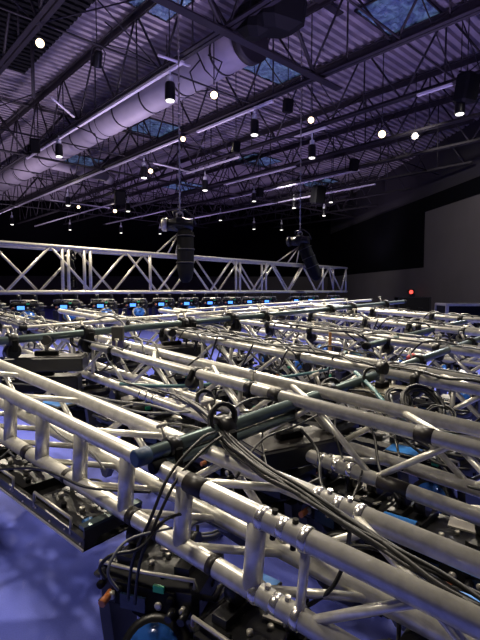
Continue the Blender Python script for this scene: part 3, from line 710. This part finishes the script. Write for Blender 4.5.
for i in range(6):
    l = .05+i*.4
    MB().prism([K(l, .025, .008), K(l, Wt-.03, .008), K(l, Wt-.03, .045), K(l, .025, .045)], kd*.30).build('light_unit', BLK, t)
    br = MB(); br.path([K(l+.03, .0, .03), K(l+.03, .0, .085), K(l+.27, .0, .085), K(l+.27, .0, .03)], .006, 6); br.build('bracket', ALUF, t)
    for q in range(4):
        MB().tube(K(l+.03+q*.07, .06+.03*(q % 2), .045), K(l+.03+q*.07, .06+.03*(q % 2), .062), .01, 10).build('knob', ALUF if q % 2 else BLKM, t)
MB().tube(K(.03, .035, .07), K(.03, Wt*.55, .075), .011, 10).build('rubber_tube', PIPE, t)
MB().lathe(K(.05, .03, .066), K(0, 1, 0)-K0, [(0, .013), (.03, .013)], 12).build('blue_plug', BLUC, t)
MB().lathe(K(.06, .11, .085), (K(.6, .7, .3)-K0), [(0, .007), (.018, .013), (.05, .013)], 12).build('orange_plug', ORNG, t)
for i in range(3):
    for q in (.05,): 
        h0 = K(.3+.8*i, Wt*.6, .05); h1 = h0+up*.10
        MB().tube(h0, h1, .01, 8).build('hanging_bolt', ALUF, t)

rt_ = random.Random(5)
for i in range(16):
    l = .1+i*.14; ww = rt_.uniform(.05, .19); r0 = rt_.uniform(.03, .06); hh = rt_.uniform(.07, .10)
    pts = [K(l+r0*1.5*math.cos(a_*.8+i), ww+r0*math.sin(a_*.8+i), hh+.012*math.sin(a_*1.7)) for a_ in range(rt_.randint(5, 8))]
    MB().path(smooth_(pts), .0045, 6).build('tray_cable', GREYC if i % 3 else RUB, t)
for i in range(24):
    MB().lathe(K(.02+i*.095, -.001, .02+.012*(i % 2)), K(0, -1, 0)-K0, [(0, .004), (.004, .003)], 8).build('rail_screw', ALUF, t)

# ------------------------------------------------------------------ pipes across the trusses
def pl(u0, v0, Z0, u1, v1, Z1, u):
    k = (u-u0)/(u1-u0); return P(u, v0+(v1-v0)*k, 1/((1-k)/Z0+k/Z1))
def pipe(lab, q, ua, ub, r, m, cap=None, name='cross_pipe'):
    a_, b_ = pl(*q, ua), pl(*q, ub); t = thing(name, a_, lab, 'pipe')
    MB().tube(a_, b_, r, 14).build('tube', m, t)
    d = (b_-a_).normalized()
    MB().lathe(a_-d*.004, d, [(0, r*.9), (.004, r*1.15), (.05, r*1.15), (.052, r)], 18).build('end_cap', cap or BLKM, t)
    MB().lathe(b_-d*.05, d, [(0, r*1.1), (.052, r*1.1)], 14).build('end_cap', BLKM, t)
Q1 = (138, 458, 1.36, 480, 339, 3.7)
pipe('thick green-grey pipe with a blue end cap, lying across the nearest trusses', Q1, 135, 520, .0235, PIPE, CAPB)
Q1b = (160, 465, 1.40, 480, 346, 3.8)
pipe('grey pipe just under the thick capped green-grey pipe', Q1b, 152, 300, .018, PIPE)
Q2 = (0, 341, 2.66, 400, 302, 6.6)
pipe('long green-grey pipe crossing the truss rows in the middle distance', Q2, -40, 405, .024, PIPE)
Q3 = (0, 330, 3.3, 370, 300, 8.0)
pipe('thin silver pipe beyond the long green-grey pipe', Q3, 20, 372, .019, ALU)
Q4 = (95, 323, 4.3, 400, 303.5, 8.0)
pipe('thin silver pipe lying close to the long green-grey pipe', Q4, 90, 350, .017, ALU)
Q5 = (330, 345, 3.0, 480, 322, 5.0)
pipe('dark pipe crossing the trusses at the right, halfway back', (370, 345, 3.3, 480, 318, 5.6), 365, 520, .023, PIPE)
Q6 = (160, 309, 6.6, 350, 296, 10.0)
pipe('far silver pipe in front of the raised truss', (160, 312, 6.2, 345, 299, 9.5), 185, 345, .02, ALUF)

# ------------------------------------------------------------------ clamps on the pipes
def clamp_proto():
    t = thing('pipe_clamp', (0, 0, 0), 'x', 'clamp', 'black clamps on the cross pipes')
    MB().lathe((-.025, 0, 0), (1, 0, 0), [(0, .033), (.002, .038), (.048, .038), (.05, .033)], 16).build('upper_ring', BLK, t)
    MB().lathe((0, -.025, -.062), (0, 1, 0), [(0, .036), (.002, .041), (.048, .041), (.05, .036)], 16).build('lower_ring', BLK, t)
    MB().tube((0, 0.03, .0), (0, .06, .06), .007, 8).build('bolt', ALUF, t)
    m_ = MB(); m_.box((0, .062, .066), .05, .012, .018, None, .004); m_.build('wing_nut', ALUF, t)
    MB().box((0, -.04, -.03), .03, .02, .07, None, .005).build('hinge', BLKM, t)
    return t
cl = None
for u, q, s, lab in [(172, Q1, 1, 'where the capped pipe leaves the nearest truss'), (222, Q1, 1.5, 'with cables over it, left half of the capped pipe'), (328, Q1, 1.3, 'where the capped pipe crosses the second truss'), (395, Q1, 1.3, 'where the capped pipe crosses the third truss'), (418, Q1, 1.2, 'beside the crossing with the third truss'), (470, Q1, 1.3, 'on the right end of the capped pipe'),
                     (87, Q2, 1.6, 'where the long pipe crosses the second truss'), (190, Q2, 1.6, 'where the long pipe crosses the third truss'), (183, Q2, 1.5, 'left of the clamp over the third truss'), (232, Q2, 1.8, 'where the long pipe meets the fourth truss'), (265, Q2, 1.5, 'on the long pipe right of the fourth truss'), (330, Q2, 1.6, 'where the long pipe crosses the fifth truss'), (352, Q2, 1.6, 'on the long pipe near its right end'), (385, Q2, 1.6, 'at the right end of the long pipe'), (12, Q2, 1.3, 'at the left edge of the photo on the long pipe')]:
    if cl is None: cl = clamp_proto(); o = cl
    else: o = copy_tree(cl)
    a_, b_ = pl(*q, u), pl(*q, u+5); d = b_-a_
    o.location = a_; o.rotation_euler = (0, 0, math.atan2(d.y, d.x)); o.scale = (.75*s+.1,)*3; o['label'] = 'black clamp '+lab

# ------------------------------------------------------------------ flat boxes and other gear
def flatbox(p, sx, sy, sz, rz, lab, name='fixture_box', tiltx=0, cat='equipment box', m=BLK):
    M = Matrix.Rotation(rz, 3, 'Z')@Matrix.Rotation(tiltx, 3, 'Y'); t = thing(name, p, lab, cat)
    MB().box(p, sx, sy, sz, M, .006).build('case', m, t)
    MB().box(p+M@Vector((0, 0, sz/2+.003)), sx*.96, sy*.94, .006, M).build('top_plate', TAPE, t)
    MB().box(p+M@Vector((0, 0, sz/2+.02)), sx*.3, .04, .03, M, .004).build('mounting_bracket', BLKM, t)
    MB().tube(p+M@Vector((0, 0, sz/2+.02)), p+M@Vector((0, 0, sz/2+.09)), .012, 8).build('mounting_stud', ALUF, t)
    MB().lathe(p+M@Vector((0, -.02, sz/2+.10)), M@Vector((0, 1, 0)), [(0, .03), (.04, .03)], 14).build('clamp_ring', BLK, t)
    for x in (-.42, .42):
        for y in (-.4, .4): MB().lathe(p+M@Vector((x*sx, y*sy, sz/2+.004)), M@Vector((0, 0, 1)), [(0, .006), (.005, .005)], 8).build('screw', ALUF, t)
    return t
bz = math.atan2(AB(0, 1, 0).y, AB(0, 1, 0).x)
flatbox(P(290, 449, 1.92), .40, .20, .085, bz-.25, 'flat black box with a stud on top, inside the second truss at centre')
flatbox(P(47, 363, 2.85), .46, .17, .085, bz-.62, 'flat black bar box left behind the nearest truss')
flatbox(P(43, 383, 2.95), .46, .14, .09, bz-.62, 'lower black bar under the flat box at the left', 'black_bar')
t = flatbox(P(172, 352, 3.6), .5, .25, .10, bz-.2, 'black box between the second and third trusses left of centre')
t = flatbox(P(382, 392, 2.25), .24, .2, .035, bz, 'brass coloured square plate with fittings right of centre', 'mounting_plate', 0, 'plate', PLATE)
for c_ in t.children:
    if c_.name.startswith('top_plate'): c_.data.materials[0] = PLATE
p = P(118, 338, 3.1)
t = thing('junction_box', p, 'small grey and violet junction box standing on the second truss', 'junction box')
MB().box(p+Vector((0, 0, .03)), .075, .06, .10, None, .006).build('upper_cover', GRYH, t); MB().box(p-Vector((0, 0, .05)), .07, .055, .07, None, .004).build('lower_body', mat('violet_plastic', (.06, .05, .16), .4), t)
p = P(330, 349, 3.62)
tag(MB().box(p, .022, .012, .26, Matrix.Rotation(.2, 3, 'Z'), .002).build('amber_strap', ORGT), 'narrow amber strap standing on the fourth truss', 'strap')
for u, v, Z, lab in [(411, 357, 2.9, 'red plug on the clamp at the right'), (39, 328, 3.6, 'red plug on the long pipe at the left'), (277, 326, 4.4, 'small red plug near the middle truss rows')]:
    p = P(u, v, Z); tag(MB().lathe(p, (1, .4, .3), [(-.03, .012), (-.01, .02), (.02, .02), (.035, .01)], 10).build('red_plug', RED), lab, 'plug')
def panel(u, v, Z, sx, sy, rz, lab, z=None):
    p = P(u, v, Z) if z is None else Pz(u, v, z); t = thing('blue_tile', p, lab, 'light tile')
    M = Matrix.Rotation(rz, 3, 'Z')
    MB().box(p, sx, sy, .02, M, .004).build('frame', BLK, t); MB().box(p+Vector((0, 0, .011)), sx*.9, sy*.86, .004, M).build('tile_face', PANB, t)  # plain blue face, no emission
panel(56, 404, 2.5, .22, .12, tz, 'light blue panel glimpsed behind the nearest truss at the left')
panel(404, 452, 2.2, .16, .12, tz, 'light blue panel under the second truss at the right')
panel(398, 523, 1.5, .12, .06, tz, 'small blue panel below the second truss at lower right')
panel(473, 606, 1.15, .08, .05, tz, 'small bright blue panel at the lower right edge')
panel(150, 388, 3.0, .16, .06, tz, 'blue panel under the second truss left of centre')
panel(262, 580, 1.6, .22, .09, tz, 'deep blue strip on the floor below the coupler of the nearest truss', z=.012)

# ------------------------------------------------------------------ cables
def cable(pts, r, m, lab, group=None, name='cable'):
    mb = MB().path(smooth([Vector(p) for p in pts]), r, 6); return tag(mb.build(name, m), lab, 'cable', group)
rc = random.Random(11)
bun = [(178, 396, 2.0), (206, 414, 1.72), (228, 442, 1.5), (262, 470, 1.34), (300, 492, 1.22), (345, 522, 1.12), (400, 556, 1.02), (450, 586, .95), (520, 628, .86)]
for i in range(9):
    ox, oy = rc.uniform(-.022, .022), rc.uniform(-.02, .02)
    pts = [P(u, v, Z)+n1*(ox+.012*rc.uniform(-1, 1))+w1*(oy*.6+.006*rc.uniform(-1, 1)) for u, v, Z in bun]
    if i < 3: pts = [P(150-20*i, 392-3*i, 2.2)+Vector((0, 0, .02*i))]+pts
    cable(pts, rc.choice([.0045, .0055, .0065]), RUB, 'black cable in the thick bundle running along the nearest truss', 'bundled black cables on the nearest truss')
for i, (pts, m, r, lab) in enumerate([
    ([(215, 432, 1.5), (200, 440, 1.42), (170, 474, 1.33), (150, 520, 1.28), (133, 560, 1.28), (128, 600, 1.3)], RUB, .005, 'black cable dropping from the capped pipe to the nearest light, left one'),
    ([(222, 436, 1.5), (206, 448, 1.42), (178, 478, 1.33), (156, 522, 1.28), (140, 562, 1.26), (135, 604, 1.28)], RUB, .005, 'black cable dropping from the capped pipe to the nearest light, right one'),
    ([(105, 578, 1.25), (100, 567, 1.24), (112, 555, 1.24), (140, 548, 1.25), (165, 520, 1.3), (190, 512, 1.35)], RUB, .005, 'black cable curving from the orange plug of the nearest light'),
    ([(118, 590, 1.22), (108, 570, 1.2), (128, 540, 1.24), (172, 528, 1.3)], GREYC, .004, 'grey cable looping over the nearest light'),
    ([(-10, 470, 1.8), (30, 468, 1.7), (55, 474, 1.62), (82, 486, 1.58), (110, 490, 1.55), (150, 492, 1.5)], RUB, .005, 'black cable lying over the light tray'),
    ([(45, 420, 2.0), (62, 436, 1.9), (90, 452, 1.8), (105, 470, 1.7)], GREYC, .004, 'grey cable behind the upright struts at the left'),
    ([(10, 383, 2.3), (60, 388, 2.2), (110, 400, 2.05), (150, 405, 1.95), (180, 415, 1.8)], GREYC, .005, 'grey cable lying between the first tubes at the left'),
    ([(15, 372, 2.5), (35, 380, 2.3), (95, 398, 2.1), (140, 412, 1.95), (190, 412, 1.8)], GREYC, .005, 'grey cable close to the inner tube of the nearest truss'),
    ([(60, 398, 2.15), (80, 402, 2.1), (120, 424, 1.9), (175, 424, 1.7), (205, 430, 1.6)], RUB, .0045, 'thin black cable drooping left of the capped pipe'),
    ([(120, 384, 2.4), (180, 386, 2.35), (240, 381, 2.5), (290, 376, 2.6), (330, 368, 2.8), (346, 352, 3.0), (360, 356, 3.0)], TEAL, .010, 'thick teal hose lying across the second truss'),
    ([(355, 372, 2.4), (372, 388, 2.2), (392, 410, 2.0), (425, 428, 1.8), (455, 437, 1.7), (490, 447, 1.6)], TEAL, .010, 'thick teal hose dropping to the right edge'),
    ([(196, 326, 3.9), (210, 324, 3.9), (226, 330, 3.9), (232, 344, 3.8)], GREYC, .012, 'pale hose arching over the third truss'),
    ([(90, 322, 3.9), (108, 316, 3.9), (122, 322, 3.9), (126, 332, 3.8)], GREYC, .010, 'pale hose arching near the junction box'),
    ([(240, 412, 1.9), (300, 410, 2.0), (350, 412, 2.0), (400, 408, 2.1), (440, 402, 2.2)], RUB, .0045, 'thin black cable spanning under the capped pipe'),
    ([(236, 478, 1.42), (262, 440, 1.6), (300, 424, 1.8), (345, 400, 2.1)], RUB, .0045, 'thin black cable rising past the flat box'),
    ([(270, 480, 1.4), (262, 440, 1.7), (268, 412, 1.9), (276, 400, 2.0)], RUB, .004, 'thin black cable hanging from the pipe to the flat box'),
    ([(338, 395, 2.1), (335, 430, 1.9), (345, 462, 1.8), (362, 468, 1.7), (352, 500, 1.5)], RUB, .0045, 'black cable hanging right of the flat box'),
    ([(365, 412, 2.0), (390, 424, 1.9), (430, 430, 1.85), (490, 436, 1.7)], RUB, .006, 'black cable lying on the second truss at the right'),
    ([(390, 395, 2.1), (405, 430, 1.9), (440, 452, 1.8), (490, 460, 1.7)], RUB, .007, 'black cable swinging down to the right edge'),
    ([(410, 400, 2.1), (428, 440, 1.9), (452, 478, 1.7), (490, 492, 1.5)], RUB, .006, 'black cable hanging in front of the blue floor at the right'),
    ([(330, 545, 1.25), (380, 550, 1.2), (420, 580, 1.1), (490, 620, .95)], RUB, .006, 'black cable lower in the nearest truss at the right'),
    ([(300, 610, 1.2), (330, 590, 1.2), (345, 560, 1.15), (350, 530, 1.12)], RUB, .006, 'black cable rising inside the nearest truss right of the coupler'),
    ([(205, 560, 1.3), (240, 572, 1.3), (290, 600, 1.2), (330, 630, 1.1)], RUB, .004, 'thin black cable crossing behind the last upright strut')]):
    cable([P(*q) for q in pts], r, m, lab)
# wandering cables on every truss
for ti, T in enumerate([T1, T2, T3, T4, T5, T6]):
    for i in range([0, 20, 18, 14, 10, 5][ti]):
        s = rc.uniform(0, T.L*.5); L = rc.uniform(1.2, 2.6); pts = []; x = rc.uniform(0, T.W)
        h = 0
        while L > 0 and s < T.L:
            x = min(max(x+rc.uniform(-.12, .12), -.05), T.W+.05)
            h = rc.choice([T.rt+.01, T.rt+.01, -.04, -.12, -T.H+.03]) if .02 < x < T.W-.02 else T.rt+.012
            pts.append(T.A+T.d*s+T.n*x+T.w*h); q = rc.uniform(.12, .26); s += q; L -= q
        if len(pts) > 3:
            m = rc.choice([RUB, RUB, RUB, GREYC]) if ti else RUB
            cable(pts, rc.choice([.004, .005, .006])*(1+.12*ti), m, ('black' if m is RUB else 'grey')+' cable wandering along the %s truss from the camera' % (['first']+[names[k] for k in range(1, 7)])[ti], ('black' if m is RUB else 'grey')+' cables wandering on the %s truss' % (['first']+[names[k] for k in range(1, 7)])[ti])
# cable ties around chords
def coil(c, axis, R, n, r, m, lab, sq=.9):
    axis = Vector(axis).normalized(); x = axis.orthogonal().normalized(); y = axis.cross(x); pts = []; rr = random.Random(int(c[0]*100)); 
    for k in range(n*14+1):
        a_ = 2*PI*k/14; q = R*(1+.10*math.sin(k*.37)+rr.uniform(-.03, .03)); pts.append(Vector(c)+x*(q*math.cos(a_))+y*(q*sq*math.sin(a_))+axis*(r*1.2*math.sin(k*.21)+rr.uniform(-.3, .3)*r+ (k/14)*r*.5))
    return tag(MB().path(pts, r, 6).build('cable_coil', m), lab, 'cable coil')
coil(P(422, 407, 2.0), (.35, -.9, 1), .10, 7, .0065, RUB, 'coil of black cable lying on the second truss at the right')
coil(P(442, 345, 3.4), (.1, -1, .2), .07, 3, .006, RUB, 'small upright loop of cable near the right edge')
coil(P(232, 328, 4.1), (.3, -1, .3), .08, 4, .008, RUB, 'small black coil hanging on the long pipe')
coil(P(82, 338, 3.1), (.3, -1, .3), .07, 4, .008, RUB, 'small black coil hanging on the long pipe at the left')
coil(P(222, 418, 1.6), (.5, -1, .3), .05, 4, .006, RUB, 'black coil tied to the capped pipe')
coil(P(330, 392, 2.15), (.5, -1, .3), .06, 4, .006, RUB, 'black coil tied where the capped pipe crosses the second truss')
p = Pz(205, 530, .02); coil(p, (0, 0, 1), .13, 5, .009, GREYC, 'coil of grey cable lying on the blue floor')
p = Pz(60, 640, .004)

# small black clamps and drooping leads sitting on the truss tubes
for ti, T in enumerate([T2, T3, T4, T5, T6]):
    for i in range([7, 9, 8, 7, 4][ti]):
        sfrac = T.L*(.12+.78*(i+rc.uniform(.1, .9))/[7, 9, 8, 7, 4][ti]); k = rc.choice(['fu', 'ru', 'fu'])
        o = copy_tree(cl); o.location = T.A+T.d*sfrac+T.cs[k]; o.rotation_euler = (rc.uniform(-.6, .6), 0, math.atan2(T.d.y, T.d.x)); q = .82+.08*ti; o.scale = (q, q, q)
        o['label'] = 'black clamp gripping the %s truss itself, %s from the left' % (names[ti+1], ORD[i]); o['group'] = 'black clamps gripping the truss tubes'

for i, (u, v, Z, R, n) in enumerate([(398, 400, 2.05, .06, 4), (372, 378, 2.3, .05, 3), (347, 408, 2.05, .05, 3), (440, 418, 1.9, .06, 3), (205, 400, 1.9, .04, 3)]):
    coil(P(u, v, Z), (rc.uniform(-.5, .5), -1, rc.uniform(.2, 1.2)), R, n, .005, RUB, ['loose black cable loops beside the brass plate', 'black loops on the pipe right of its crossing', 'black loops hanging under the thick pipe at right', 'black cable loops right of the large coil', 'black cable loops left of the capped pipe clamp'][i])
for i, pts in enumerate([[(335, 385, 2.2), (350, 410, 2.0), (372, 430, 1.85), (380, 470, 1.7), (400, 500, 1.55)], [(360, 380, 2.3), (380, 420, 2.0), (415, 440, 1.85), (455, 445, 1.75), (495, 470, 1.6)], [(345, 390, 2.2), (375, 395, 2.15), (395, 430, 1.95), (435, 462, 1.75), (470, 470, 1.7)],
                         [(400, 372, 2.5), (425, 380, 2.4), (440, 405, 2.2), (470, 412, 2.1)], [(385, 365, 2.6), (378, 400, 2.3), (392, 428, 2.0), (402, 470, 1.75)], [(225, 425, 1.6), (238, 405, 1.8), (262, 398, 1.95), (300, 405, 1.95)], [(300, 428, 1.75), (318, 452, 1.7), (322, 486, 1.5), (345, 500, 1.4)]]):
    cable([P(*q) for q in pts], .006, RUB, 'black cable in the tangle where pipe and second truss meet at right', 'tangled black cables at the right')
